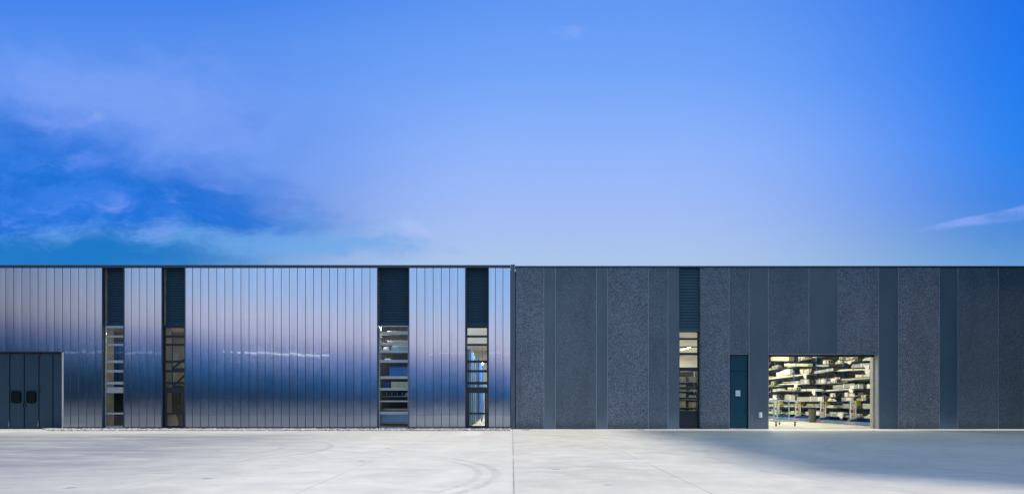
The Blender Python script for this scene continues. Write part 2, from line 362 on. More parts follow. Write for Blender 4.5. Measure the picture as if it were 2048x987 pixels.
M = dict(
    steel=steel_mat(), glass=glass_mat(), yard=yard_mat(),
    trim=mat('dark_blue_trim', (.030, .048, .070), .38, .3, .15, 3),
    post=mat('corner_post_paint', (.060, .095, .130), .4, .3, .12, 2),
    louvre=mat('louvre_paint', (.020, .056, .084), .6, 0, .15, 3, spec=.25), louvre_light=mat('teal_louvre_paint', (.044, .098, .128), .6, 0, .12, 3, spec=.25),
    frame=mat('dark_frame', (.014, .020, .026), .35, .4, .1, 5),
    frame_pale=mat('pale_aluminium', (.36, .38, .37), .4, .6, .12, 5),
    frame_lit=mat('lit_grey_frame', (.30, .33, .34), .4, .4, .12, 5),  # frame metal with its lit look put into the colour
    frame_blue=mat('blue_grey_aluminium', (.17, .21, .24), .4, .5, .12, 5),
    lining=mat('wall_lining', (.34, .32, .27), .55, .4, .2, 2),
    door=mat('door_paint', (.020, .046, .067), .6, 0, .10, 2, .05, 60, .25),
    door_teal=mat('teal_door_paint', (.006, .058, .088), .6, 0, .10, 2, .05, 60, .25),
    black=mat('black_rubber', (.008, .009, .010), .5, 0, .2, 8),
    pale=mat('pale_steel_edge', (.48, .465, .42), .4, .3, .1, 6),
    seal=mat('joint_sealant', (.27, .30, .33), .6, 0, .15, 6),
    coarse=aggregate('coarse_aggregate_concrete', (.021, .034, .046), (.235, .29, .345), 33, .85, .30),
    fine=aggregate('fine_aggregate_concrete', (.031, .049, .062), (.17, .222, .265), 40, .6, .40),
    smooth=smooth_concrete('smooth_concrete', (.080, .110, .132)),
    infloor=mat('resin_floor', (.66, .62, .52), .45, 0, .08, .8),
    white=mat('white_plaster', (.78, .74, .66), .8, 0, .04, 1),
    warmwall=mat('warm_block_wall', (.36, .345, .30), .8, 0, .2, 2),
    darkwall=mat('dark_inner_wall', (.035, .036, .036), .8, 0, .2, 1),
    roof=mat('roof_membrane', (.12, .13, .14), .8, 0, .1, .5),
    rack=mat('rack_blue_paint', (.09, .18, .38), .45, .1, .18, 5),
    rack_teal=mat('rack_teal_blue', (.03, .15, .26), .45, .1, .15, 5),
    cream=mat('cream_paint', (.78, .75, .60), .5, 0, .06, 4),
    wrap=mat('cream_plastic_wrap', (.66, .67, .54), .35, 0, .18, 5, .5, 16),
    wrapw=mat('white_plastic_wrap', (.80, .79, .70), .3, 0, .14, 6, .5, 18),
    alu=mat('raw_aluminium', (.42, .44, .39), .4, .35, .15, 6, .1, 40),
    dull=mat('dull_film', (.13, .14, .105), .5, 0, .3, 6), card=mat('cardboard', (.60, .59, .44), .75, 0, .14, 4, .1, 30),
    strap=mat('ochre_strap', (.36, .27, .06), .5),
    hollow=mat('hollow_dark', (.012, .012, .010), .7),
    paper=mat('white_paper', (.82, .82, .78), .7, 0, .03, 9),
    red=mat('red_print', (.55, .05, .05), .6), pink=mat('faded_red_print', (.62, .26, .26), .6),
    ink=mat('black_print', (.02, .02, .02), .6), yellow=mat('yellow_plate', (.62, .52, .05), .5, 0, .05, 5),
    mint=mat('mint_trolley_paint', (.42, .60, .54), .42, .1, .1, 6),
    grey=mat('grey_bin_plastic', (.10, .10, .085), .6, 0, .12, 4),
    blue=mat('bright_blue_sheet', (.03, .16, .52), .4, 0, .12, 3),
    blue2=mat('pale_blue_sheet', (.16, .34, .62), .4, 0, .12, 3), blue3=mat('deep_blue_sheet', (.015, .06, .24), .4, 0, .12, 3),
    signw=mat('pale_notice', (.72, .80, .84), .5, 0, .03, 8), boxw=mat('white_box_plastic', (.74, .76, .78), .35, 0, .05, 6),
    stone=mat('gravel_stone', (.40, .39, .38), .85, 0, .35, 14, .4, 60), gbed=mat('gravel_bed', (.22, .21, .20), .95, 0, .4, 12, .8, 40),
    asphalt=mat('asphalt', (.060, .060, .060), .85, 0, .2, 3),
    field=mat('dark_field', (.012, .020, .026), .95, 0, .3, .05), sack=mat('sack_cloth', (.46, .38, .26), .9, 0, .15, 8, .4, 40),
    pane=mat('dark_pane', (.004, .008, .009), .3, 0, spec=.12),
    iron=mat('cast_iron', (.035, .033, .03), .6, .4, .2, 10), wood=mat('dark_bench', (.02, .02, .018), .6),
    tube=emis('lamp_diffuser', (1, .96, .84), 14.), glint=emis('pendant_bulb', (1, .93, .80), 60.), town=emis('far_lamp_glass', (1, .97, .90), 12.), town2=emis('far_lamp_glass_dim', (1, .97, .90), 4.),
    render=mat('shade_block_render', (.02, .024, .028), .8, 0, .1, .3),
)

def text_mesh(txt, size):
    cu = bpy.data.curves.new('t', 'FONT'); cu.body = txt; cu.size = size; cu.align_x = 'CENTER'; cu.align_y = 'CENTER'; cu.extrude = .002
    o = bpy.data.objects.new('t', cu); COL.objects.link(o); bpy.context.view_layer.update()
    me = bpy.data.meshes.new_from_object(o.evaluated_get(bpy.context.evaluated_depsgraph_get()))
    bpy.data.objects.remove(o); return me
GLYPH = {(t_, z_): text_mesh(t_, z_) for t_, z_ in [(c_, .25) for c_ in 'HGFTDC']+[('A', .16), ('A', .13)]}

# ================================================================== SETTING
g = MB(); g.box(-2500, 2500, -2500, 2500, -.5, -.004)
tag(g.build('ground', M['field']), kind='structure')
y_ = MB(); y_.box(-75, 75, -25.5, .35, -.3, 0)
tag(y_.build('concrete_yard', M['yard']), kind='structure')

ro = MB(); ro.box(-300, 300, -62, -25.52, -.3, -.003)
tag(ro.build('mirror_tone_strip', M['asphalt']), kind='structure')  # unseen strip added behind the viewer for a mid-dark tone in the steel's reflection

# gravel strip at the foot of the steel wall
GX0, GX1 = X(96), X(1021.5)
def gw(x):                                    # width of the strip, tapering at its west end
    tt = min(1, max(0, (x-GX0)/1.6)); return .35+1.45*tt
gb = MB(); N = 60; top, bot = [], []
for i in range(N+1):
    x = GX0+(GX1-GX0)*i/N
    top.append(gb.b.verts.new((x, .02, .02))); bot.append(gb.b.verts.new((x, -gw(x)+random.uniform(-.06, .06), .006)))
for i in range(N): gb.b.faces.new((bot[i], bot[i+1], top[i+1], top[i]))
tb = bmesh.new(); bmesh.ops.create_icosphere(tb, subdivisions=1, radius=1); ICO_V = [v.co.copy() for v in tb.verts]; ICO_F = [[v.index for v in f.verts] for f in tb.faces]; tb.free()
gb.b.verts.index_update(); SV = [tuple(v.co) for v in gb.b.verts]; SF = [tuple(v.index for v in f.verts) for f in gb.b.faces]; SM = [0]*len(SF)
for _ in range(5200):
    x = random.uniform(GX0, GX1); wdt = gw(x); yy = -wdt*random.random()**.9 + random.gauss(0, .05) + .02
    if yy > .0: continue
    r = random.uniform(.018, .05)
    Mx = Matrix.Translation((x, yy, .01+r*.35)) @ Matrix.Rotation(random.uniform(0, 6.3), 4, 'Z') @ Matrix.Diagonal((r*random.uniform(.8, 1.5), r, r*random.uniform(.5, .8), 1))
    mi_ = random.choice((1, 1, 1, 2, 3)); b0 = len(SV); SV += [tuple(Mx @ v) for v in ICO_V]
    for f in ICO_F: SF.append(tuple(b0+i for i in f)); SM.append(mi_)
gb.b.free(); gme = bpy.data.meshes.new('gravel'); gme.from_pydata(SV, [], SF)
for m_ in (M['gbed'], M['stone'], mat('pale_stone', (.56, .55, .53), .85, 0, .2, 14), mat('dark_stone', (.16, .155, .15), .85, 0, .3, 14)): gme.materials.append(m_)
gme.polygons.foreach_set('material_index', SM)
gravel = bpy.data.objects.new('gravel', gme); COL.objects.link(gravel)
tag(gravel, 'strip of grey gravel along the foot of the steel wall', 'gravel', kind='stuff')

# ================================================================== STEEL HALL
HT = Z(534); CAP = Z(530)
steel = empty('steel_clad_hall', (0, 0, 0), 'long low hall clad in vertical brushed steel sheets with four window slots', 'building')
BANDS = [(-330, 206), (247, 325), (369, 756), (817, 932), (976, 1021)]
DOORTOP = Z(704.5)
def plank_band(px0, px1, cut=None):
    mb = MB(); x0, x1 = X(px0), X(px1); n = max(2, round((x1-x0)/.405)); st = (x1-x0)/n
    for i in range(n):
        a, b = x0+i*st+.013, x0+(i+1)*st-.013
        zb = Z(853.2)
        if cut and cut[0] < (a+b)/2 < cut[1]: zb = DOORTOP+.06
        tx = random.gauss(0, .0006); tz = random.gauss(0, .004); bow = random.uniform(.0005, .0013)
        rs = []
        for j in range(7):                    # slightly bowed sheet, a folded edge each side
            s = j/6; xx = a+(b-a)*s
            yy = -.0 - bow*4*s*(1-s)*random.uniform(.9, 1.1) + tz*(s-.5)*(b-a)
            rs.append((xx, yy))
        zt = HT-.03
        fr = [[mb.b.verts.new((xx, yy+tx*(zz-4), zz)) for xx, yy in rs] for zz in (zb, zb+(zt-zb)/2, zt)]
        for r0, r1 in zip(fr, fr[1:]):
            for j in range(6): mb.b.faces.new((r0[j], r0[j+1], r1[j+1], r1[j]))
        for xx, yy in (rs[0], rs[-1]):
            o_ = -.004 if xx == rs[0][0] else .004
            mb.quad((xx, yy, zb), (xx, yy, zt), (xx+o_*1.5, .020, zt), (xx+o_*1.5, .020, zb))
        for f in mb.b.faces: f.tag = True
        mb.mi = 1
        mb.box(a-.013, b+.013, .022, .16, zb, zt); mb.mi = 0
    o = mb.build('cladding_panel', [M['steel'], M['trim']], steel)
    for p in o.data.polygons:
        if p.material_index == 0: p.use_smooth = True
    return o
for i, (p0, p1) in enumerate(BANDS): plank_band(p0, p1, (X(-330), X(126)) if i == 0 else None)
# edge trims beside the slots, base trim, cap
for p in (206, 247, 325, 369, 756, 817, 932, 976): 
    s = -1 if p in (206, 325, 756, 932) else 1
    e = MB(); e.box(X(p)-(.045 if s < 0 else -.002), X(p)+(.045 if s > 0 else -.002)*1, -.022, .2, .03, HT-.032)
    e.build('edge_trim', M['trim'], steel)
for i, (p0, p1) in enumerate(BANDS):
    a = X(126.5) if i == 0 else X(p0); e = MB(); e.box(a, X(p1), -.015, .15, .0, Z(853.5)-.004); e.build('base_trim', M['trim'], steel)
e = MB(); e.bbox(X(-330), X(1021.2), -.06, .5, HT-.03, CAP, .008); [e.box(x_-.02, x_+.02, -.064, .2, HT-.034, CAP+.004) for x_ in [-24.5+3.06*i_ for i_ in range(8)]]; e.build('parapet_cap', M['trim'], steel)
e = MB(); e.bbox(X(1021.6), X(1029.6), -.10, .4, 0, Z(529.2), .012); e.box(X(1021.6)-.01, X(1029.6)+.012, -.115, .3, Z(696), Z(695.3)); e.build('corner_post', M['post'], steel)
# inner lining behind every sheet band, roof and inside
ln_ = MB()
for i, (p0, p1) in enumerate(BANDS):
    a, b = X(p0), X(p1)
    if i == 0: ln_.box(a, X(126.8), .18, .82, DOORTOP+.05, HT-.05); ln_.box(X(126.8), b, .162, .82, 0, HT-.05)
    else: ln_.box(a, b, .162, .82, 0, HT-.05)
for a, b in ((206, 247), (325, 369), (756, 817), (932, 976)): ln_.box(X(a), X(b), .44, .60, Z(650, .4)+.02, HT-.05)
ln_.build('inner_lining', M['lining'], steel)
r = MB(); r.box(X(-330), .05, .46, 26, HT-.45, HT-.06); r.build('roof', M['roof'], steel)
r = MB(); r.box(X(-330), -.05, .6, 25.6, 5.5, 5.62); r.build('ceiling', M['white'], steel)
r = MB(); r.box(X(-330), -.05, .46, 25.6, .002, .012); r.build('inner_floor', M['infloor'], steel)
r = MB(); r.box(X(-330), .05, 25.6, 25.9, 0, HT-.1); r.box(X(-330)-.2, X(-330), .45, 25.9, 0, HT-.1)
r.build('back_wall', M['lining'], steel)
r = MB(); r.box(-4.75, -4.6, .46, 25.6, .012, 5.5); r.box(-.30, -.15, .46, 25.6, .012, 5.5); r.box(-4.6, -.30, 19.6, 19.75, .012, 5.5)
r.build('partition_wall', M['white'], steel)
r = MB(); r.box(-9.04, -8.9, .46, 25.6, .012, 5.5)
r.box(-30, -9.0, 6.0, 6.1, .012, 5.5)
r.build('store_wall', M['warmwall'], steel)

r = MB(); r.box(-8.89, -4.76, 3.2, 3.3, .013, 5.49); r.build('store_back_wall', M['darkwall'], steel)
# louvre over each slot
def louvre(px0, px1, py0, py1, dep, parent, n=22, m='louvre'):
    x0, x1 = X(px0), X(px1); zt, zb = Z(py0, dep), Z(py1, dep)
    mb = MB(); mb.mi = 1; mb.box(x0, x1, dep+.05, dep+.06, zb, zt); mb.mi = 0
    st = (zt-zb-.14)/n
    for i in range(n):
        z = zb+.12+i*st
        mb.quad((x0+.002, dep-.015, z), (x1-.002, dep-.015, z), (x1-.002, dep+.030, z+st*.66), (x0+.002, dep+.030, z+st*.66))
        mb.box(x0+.002, x1-.002, dep-.022, dep-.016, z-.012, z+.03)
    mb.bbox(x0+.002, x1-.002, dep-.06, dep+.049, zb-.02, zb+.10, .012)
    return mb.build('louvre', [M[m], M['black']], parent)
# window: jambs + transoms in one frame, glass its child
def window(px0, px1, bars, dep, parent, m, bottom=855.5, thick=(), solid=(), jamb=.055):
    x0, x1 = X(px0)+.004, X(px1)-.004; zt = Z(651, dep); mb = MB(); zb = .014
    for a, b in ((x0, x0+jamb), (x1-jamb, x1)): mb.bbox(a, b, dep-.04, dep+.04, zb, zt, .006, 1)
    for a, b in bars:
        pr = .03 if (a, b) in thick else 0
        mb.bbox(x0+jamb+.002, x1-jamb-.002, dep-.035-pr, dep+.035, Z(b, dep), Z(a, dep), .006, 1)
    for a, b in solid: mb.box(x0+jamb+.002, x1-jamb-.002, dep-.012, dep+.012, Z(b, dep)+.003, Z(a, dep)-.003)
    o = mb.build('window', m, parent)
    gm = MB(); gm.box(x0+jamb+.004, x1-jamb-.004, dep-.004, dep+.004, zb+.06, zt-.03); gm.build('glass', M['glass'], o)
    return o
BARS = [(651, 655.5), (670, 674.5), (686.7, 691), (719.8, 725), (739, 744), (762.5, 768), (773.5, 785), (824, 828), (850.5, 857)]
BARS3 = [(650.5, 653), (663, 668), (685.5, 690), (699.5, 705), (719, 724.5), (751.5, 757), (775, 780), (800, 803), (822, 828), (853, 857)]
for (a, b), m, br, th in (((206, 247), 'frame_pale', BARS, ()), ((325, 369), 'frame', BARS, ()), ((756, 817), 'frame_lit', BARS3, ((751.5, 757),)), ((932, 976), 'frame', BARS, ())):  # first and third frames coloured paler to stand in for light on their bars
    louvre(a, b, 534.5, 650, .32, steel)
    wn = window(a, b, br, .17, steel, M[m], thick=th, solid=())
    if a in (932, 325):                       # the lower leaf of this slot is a glazed door
        d_ = MB(); x0, x1 = X(a)+.065, X(b)-.065
        for p, q_ in ((x0, x0+.10), (x1-.10, x1)): d_.box(p, q_, .105, .127, .06, Z(785, .17))
        d_.build('glazed_door', M['frame'], steel)
# folding gate at the west end
gate = MB(); gx = [-60, -43, -14, 16.4, 45.6, 75, 103, 124]
fd = MB(); fd.box(X(-330), X(124.4), .135, .150, .02, DOORTOP+.05)
gate_o = fd.build('folding_gate', M['black'], steel)
for i, (a, b) in enumerate(zip(gx[1:], gx[2:])):
    mb = MB(); mb.bbox(X(a)+.028, X(b)-.028, .09, .132, .03, Z(706.5), .010)
    lf = mb.build('gate_leaf', M['door'], gate_o)
for a, b in ((22, 39.5), (52.2, 69.6)):
    mb = MB(); mb.bbox(X(a), X(b), .072, .10, Z(805), Z(781), .10, 4); 
    mb.build('leaf_window', M['pane'], gate_o)
for px, py in ((17, 777.5), (75.6, 777.5), (17, 708), (75.6, 708)):
    mb = MB(); mb.bbox(X(px)-.05, X(px)+.05, .05, .092, Z(py+3), Z(py-3), .015); mb.build('hinge', M['black'], gate_o)
mb = MB(); mb.bbox(X(42.6), X(45), .045, .089, Z(814), Z(806), .02); mb.bbox(X(46.2), X(49), .045, .089, Z(814), Z(806), .02); mb.build('lock_case', M['black'], gate_o)
for px in (15.6, 74.2):
    mb = MB(); mb.cyl((X(px), .07, .06), (X(px), .07, .42), .014); mb.box(X(px)-.04, X(px)+.04, .055, .089, .18, .24); mb.build('foot_bolt', M['frame_blue'], gate_o)
mb = MB(); mb.box(X(124.5), X(126.6), -.03, .17, .0, DOORTOP+.02); mb.build('gate_jamb', M['pale'], steel)
mb = MB(); mb.box(X(-330), X(126.6), -.03, .13, DOORTOP+.022, DOORTOP+.056); mb.build('gate_lintel', M['trim'], steel)

# ================================================================== CONCRETE HALL
conc = empty('concrete_hall', (0, 0, 0), 'dark grey concrete panel hall with an open loading door, right of the steel hall', 'building')
HC = Z(534.5)
EDGES = [(1031, 1088, 'coarse', 0), (1088, 1111, 'smooth', 0), (1111, 1193, 'fine', 0), (1193, 1215, 'smooth', 0), (1215, 1297, 'coarse', 0), (1297, 1336, 'fine', 0), (1336, 1359, 'smooth', 0),
         (1400, 1458.5, 'coarse', 0), (1458.5, 1498.5, 'fine', 706), (1498.5, 1537, 'smooth', 0), (1537, 1618, 'fine', 706), (1618, 1676, 'smooth', 706), (1676, 1757.5, 'coarse', 706),
         (1757.5, 1797, 'smooth2', 0), (1797, 1879, 'coarse', 0), (1879, 1916, 'smooth3', 0), (1916, 1997, 'fine3', 0), (1997, 2080, 'fine2', 0), (2080, 2120, 'smooth', 0), (2120, 2240, 'coarse', 0)]
M['smooth2'] = aggregate('sanded_concrete', (.046, .076, .100), (.095, .142, .178), 38, .3, .4)
M['smooth3'] = smooth_concrete('dark_smooth_concrete', (.044, .088, .118)); M['fine3'] = aggregate('dark_aggregate_concrete', (.016, .038, .056), (.115, .185, .235), 36, .6, .45)
M['fine2'] = aggregate('mid_aggregate_concrete', (.009, .029, .048), (.075, .145, .20), 34, .7, .35)
for p0, p1, m, cut in EDGES:
    mb = MB(); off = {'coarse': -.008, 'fine': -.004, 'fine2': -.004, 'fine3': -.006}.get(m, .004)
    mb.bbox(X(p0)+.011, X(p1)-.011, off, .24, Z(cut) if cut else .004, HC, .012, 1)
    mb.build('concrete_panel', M[m], conc)
ed = sorted({p for q_ in EDGES for p in q_[:2]} - {1031, 1359, 1400})
sm = MB()
for p in ed:
    inside_open = 1537 < p < 1757; dr = p in (1458.5,)
    sm.box(X(p)-.011, X(p)+.011, .006, .2, Z(706) if inside_open else .004, HC-.004)
sm.build('joint_seal', M['seal'], conc)
e = MB(); e.bbox(X(1029.8), X(2240), -.05, .5, HC+.004, Z(531.6), .006); [e.box(x_-.02, x_+.02, -.054, .2, HC+.002, Z(531.6)+.004) for x_ in [2.8+3.06*i_ for i_ in range(9)]]; e.build('parapet_cap', M['trim'], conc)
iw = MB()
for a, b, z0 in ((1031, 1359, 0), (1400, 1458.5, 0), (1458.5, 1498.5, Z(706)), (1498.5, 1537, 0), (1537, 1757.5, Z(706)), (1757.5, 2240, 0)):
    iw.box(X(a)+.003, X(b)-.003, .242, .44, z0+.006, HC-.03)
iw.build('inner_lining', M['lining'], conc)
r = MB(); r.box(.3, X(2240), .46, 26, HT-.45, HC-.02); r.build('roof', M['roof'], conc)
r = MB(); r.box(.3, X(2240), .46, 25.6, 5.55, 5.67); r.build('ceiling', M['white'], conc)
r = MB(); r.box(.3, X(2240), .05, 25.6, .002, .012); r.build('inner_floor', M['infloor'], conc)
r = MB(); r.box(.2, X(2240), 25.6, 25.9, 0, HC-.1); r.box(.12, .3, .46, 25.6, .012, HC-.1); r.build('back_wall', M['white'], conc)
r = MB(); r.box(21.75, 21.9, .46, 25.6, .012, 5.55); r.box(21.9, 30.4, 25.4, 25.6, 0, 5); r.build('side_wall', M['darkwall'], conc)
# window slot 1359-1400
louvre(1359, 1400.5, 535.5, 662, .14, conc, 21, 'louvre_light')
lw = MB(); lw.box(X(1359), X(1400.5), .205, .44, Z(662, .2)+.02, HC-.03); lw.build('louvre_backing', M['black'], conc)
B5 = [(659, 664), (675, 679), (692, 694), (704.6, 709.7), (734, 742), (773, 778), (794, 798), (820.5, 824), (853.5, 857)]
window(1359, 1400.5, B5, .26, conc, M['frame'], thick=((734, 742),), solid=((822, 856),), jamb=.06)
# teal door
dz_ = Z(707.5)
df = MB(); x0, x1 = X(1459), X(1498)
for a, b in ((x0, x0+.035), (x1-.035, x1)): df.box(a, b, .10, .24, .012, dz_-.04)
df.box(x0, x1, .10, .24, dz_-.038, dz_)
dfo = df.build('door_frame', M['frame'], conc)
dl = MB(); dl.bbox(x0+.038, x1-.075, .125, .17, .03, Z(742), .006); dl.bbox(x0+.038, x1-.075, .125, .17, Z(741), dz_-.042, .006)
dl.box(x1-.073, x1-.036, .15, .24, .03, dz_-.042); dl.box(x0+.036, x1-.037, .172, .22, .013, dz_-.04)
dlo = dl.build('door', M['door_teal'], conc)
hd = MB(); hd.box(X(1489), X(1493.5), .06, .078, Z(822), Z(820.4)); hd.cyl((X(1493), .076, Z(821.2)), (X(1493), .125, Z(821.2)), .012); hd.box(X(1492.3), X(1494), .114, .124, Z(826), Z(816))
hd.build('handle', M['black'], dlo)
th = MB(); th.box(x0, X(1492), .02, .24, .005, .035); th.build('threshold', M['pale'], conc)
lf = MB(); lf.box(X(1459.5), X(1496), .03, .20, Z(708)+.002, Z(706)-.003); lf.build('door_head_flashing', M['frame_blue'], conc)
lf = MB(); lf.box(X(1537), X(1756), -.012, .24, Z(708), Z(706)-.004); lf.build('loading_door_flashing', M['frame_blue'], conc)
# loading door: roller box and guides
rg = MB()
rg.box(X(1537)+.01, X(1757)-.01, .36, .50, Z(712.5, .4), Z(706)-.01)
rdo = rg.build('roller_door', M['black'], conc)
rb = MB(); rb.cyl((X(1539), .72, 4.15), (X(1755), .72, 4.15), .22, seg=24); rb.build('roller_drum', M['frame_blue'], rdo)
rr = MB(); rr.bbox(X(1753), X(1757)-.01, .30, .55, .013, Z(713), .006); rr.box(X(1756), X(1757.2), .02, .29, .013, Z(708)-.01); rr.build('guide_rail', M['pale'], rdo)
rr = MB(); rr.bbox(X(1537)+.01, X(1539), .30, .55, .013, Z(713), .006); rr.build('guide_rail', M['pale'], rdo)
rr = MB(); rr.box(X(1757)-.012, X(1757.8)+.002, -.02, .02, .005, Z(708)); rr.build('corner_guard', M['seal'], conc)

# things fixed to the concrete hall
nt = empty('door_notice', (X(1477.6), .118, Z(785.5)), 'small pale square notice fixed on the teal door', 'sign')
mb = MB(); mb.bbox(-.115, .115, -.008, .006, -.14, .14, .004); mb.build('plate', M['signw'], nt)
mb = MB()
for i in range(9):                            # U-shaped emblem with a cup above
    a0 = math.pi+i*math.pi/8; a1 = a0+math.pi/8
    if i < 8: mb.bar((.055*math.cos(a0), -.010, -.02+.055*math.sin(a0)), (.055*math.cos(a1), -.010, -.02+.055*math.sin(a1)), .004, .018)
mb.bar((-.055, -.010, -.02), (-.055, -.010, .09), .004, .016); mb.bar((.055, -.010, -.02), (.055, -.010, .09), .004, .016)
mb.build('emblem', M['frame_blue'], nt)
dm = MB()
for px, py in ((1473.6, 797), (1476.4, 798), (1479, 796.5)):
    dm.bar((X(px)-.02, .1215, Z(py)-.06), (X(px)+.03, .1215, Z(py)+.06), .006, .03)
dm.build('lettering', M['black'], dlo)
wl = empty('wall_light', (X(1519.6), 0, Z(828.5)), 'small white rounded wall light low on smooth concrete beside the loading door', 'wall light')
mb = MB(); mb.cyl((0, -.062, -.135), (0, -.062, .125), .085, seg=24); mb.build('housing', M['boxw'], wl, True).data.polygons.foreach_set('use_smooth', [False]*26)
mb = MB(); mb.cyl((0, -.062, .08), (0, -.062, .09), .0875, seg=24); mb.build('groove', M['seal'], wl)
mb = MB(); mb.box(-.05, .05, -.02, .004, -.11, .11); mb.build('bracket', M['frame'], wl)
for px, lab in ((1052, 'dark iron slot drain at the wall foot nearest the corner post'), (1282, 'dark iron slot drain at the wall foot left of the window slot')):
    o = empty('drain_grate', (X(px, -1), -.95, 0), lab, 'drain', 'slot drains along the concrete wall')
    mb = MB(); mb.box(-.17, .17, -.07, .07, .003, .012)
    mb.build('grate', M['iron'], o)
    mb = MB()
    for i in range(9): mb.box(-.15+i*.035, -.135+i*.035, -.05, .05, .012, .016)
    mb.build('bars', M['black'], o)

# ================================================================== LAMPS INSIDE
def lamp(name, loc, L, label, group, watts, alongY=True, col=(1, 1, .87)):
    o = empty(name, loc, label, 'ceiling lamp', group)
    mb = MB(); a, b = (.09, L/2) if alongY else (L/2, .09); mb.bbox(-a, a, -b, b, -.03, .06, .01); mb.build('housing', M['boxw'], o)
    mb = MB(); mb.box(-a*.85, a*.85, -b*.97, b*.97, -.045, -.031); mb.build('diffuser', M['tube'], o)
    ld = bpy.data.lights.new('lamp_light', 'AREA'); ld.shape = 'RECTANGLE'; ld.size, ld.size_y = (2*a, 2*b); ld.energy = watts; ld.color = col
    lo = bpy.data.objects.new('lamp_light', ld); COL.objects.link(lo); lo.parent = o; lo.location = (0, 0, -.06)
    return o
for i, (x, y, wts) in enumerate(((16.0, 3.0, 220), (16.0, 8.0, 260), (13.4, 16.3, 300), (17.5, 13.5, 230), (9.0, 9.5, 75), (13.6, 22.0, 520))):
    lamp('ceiling_lamp', (x, y, 5.44), 2.4, ['ceiling tube lamp just inside the loading door', 'second ceiling tube lamp back from the loading door', 'bright tube lamp seen through the concrete wall window slot',
        'ceiling tube lamp above the middle of the cantilever rack', 'ceiling tube lamp just behind the concrete wall window slot', 'rearmost ceiling tube lamp in the concrete hall'][i], 'ceiling lamps in the concrete hall', wts)
lamp('ceiling_lamp', (-3.2, 4.5, 5.36), 1.8, 'nearest tube lamp in the bright steel hall corridor', 'ceiling lamps in the steel hall', 420)
lamp('ceiling_lamp', (-1.4, 12, 5.36), 1.8, 'middle tube lamp in the bright steel hall corridor', 'ceiling lamps in the steel hall', 620)
lamp('ceiling_lamp', (-7.0, .95, 5.30), 1.0, 'tube lamp above the steel store shelves', 'ceiling lamps in the steel hall', 110, False)
lamp('ceiling_lamp', (-17.0, 5.0, 5.36), 1.6, 'tube lamp above the dim room with the braced wall', 'ceiling lamps in the steel hall', 115, True, (1, .92, .74))
lamp('ceiling_lamp', (-20.6, 2.2, 5.36), 1.4, 'tube lamp above the black workbench', 'ceiling lamps in the steel hall', 42)
pn = empty('pendant_lamp', (X(965, 15.5), 15.5, 0), 'small glaring pendant lamp over the corridor of blue sheets', 'pendant lamp')
mb = MB(); zz = Z(725, 15.5); mb.cyl((0, 0, zz+.1), (0, 0, 5.5), .012, seg=8); mb.build('cable', M['black'], pn)
mb = MB(); mb.cyl((0, 0, zz-.02), (0, 0, zz+.12), .14, .03, 16); mb.build('shade', M['boxw'], pn)
mb = MB(); bmesh.ops.create_icosphere(mb.b, subdivisions=2, radius=.075, matrix=Matrix.Translation((0, -.03, zz-.03))); mb.build('bulb', M['glint'], pn, True)

# ================================================================== CANTILEVER RACK AND ITS BUNDLES
LV = [.42, .95, 1.45, 2.02, 2.58, 3.14, 3.70, 4.26]
YC = [1.7, 5.0, 8.35, 11.7, 15.0, 18.3, 21.6]
rz_ = random.Random(12)
ZC = [[LV[l]+(rz_.uniform(-.13, .13) if l > 1 else 0) for l in range(8)] for _ in YC]
ZC = [r_+[4.95] for r_ in ZC]
def zat(l, y):
    i = max(0, min(5, int((y-YC[0])/3.32))); t_ = (y-YC[i])/(YC[i+1]-YC[i]); return ZC[i][l]*(1-t_)+ZC[i+1][l]*t_, (ZC[i+1][l]-ZC[i][l])/3.32
rack = empty('cantilever_rack', (20, 8, 0), 'tall blue cantilever rack holding long profile bundles inside the loading door', 'rack')
def RB(): return MB()
off = Vector((-20, -8, 0))
class LMB(MB):                                # mesh built in world coordinates, stored relative to the rack's base
    def done(s, name, mats, parent, o=off, **kw):
        bmesh.ops.translate(s.b, verts=s.b.verts, vec=o); return s.build(name, mats, parent, **kw)
for i, yc in enumerate(YC):
    mb = LMB(); mb.box(21.15, 21.40, yc-.09, yc+.09, .2, 4.9); mb.box(21.12, 21.43, yc-.11, yc+.11, .2, .5); mb.done('column', M['rack'], rack)
    for z in ZC[i][1:8]:
        mb = LMB()
        mb.rings([[(21.15, yc-.045, z-.14), (21.15, yc+.045, z-.14), (21.15, yc+.045, z-.02), (21.15, yc-.045, z-.02)], [(19.85, yc-.045, z-.07), (19.85, yc+.045, z-.07), (19.85, yc+.045, z-.02), (19.85, yc-.045, z-.02)]])
        mb.done('arm', M['rack'], rack)
    mb = LMB(); mb.bbox(19.75, 21.4, yc-.12, yc+.12, .20, .36, .01); mb.done('foot', M['rack'], rack)
mb = LMB(); mb.bbox(19.60, 19.74, 1.3, 24, .02, .20, .008); mb.mi = 1
for y0 in (2.0, 5.9, 9.4, 13.2): mb.box(19.594, 19.75, y0, y0+.75, .018, .204)
mb.done('kick_rail', [M['rack'], M['rack_teal']], rack)
mb = LMB(); mb.box(19.745, 21.4, 1.3, 24, .015, .19); mb.done('plinth', M['rack'], rack)
for i in range(0, 6, 2):
    for a, b in ((.5, 2.2), (2.2, 4.6)):
        mb = LMB(); mb.bar((21.3, YC[i], a), (21.3, YC[i+1], b), .04); mb.bar((21.3, YC[i], b), (21.3, YC[i+1], a), .04); mb.done('cross_brace', M['rack'], rack)
def text(name, txt, size, loc, rot, m, parent):
    me = GLYPH[(txt, size)].copy(); me.materials.clear(); me.materials.append(m)
    o = bpy.data.objects.new(name, me); COL.objects.link(o); o.parent = parent; o.location = Vector(loc)+off; o.rotation_euler = rot; return o
ROTX = (R(90), 0, R(-90))                     # reading side faces -X
ROTF = (R(90), 0, 0)                          # reading side faces the yard
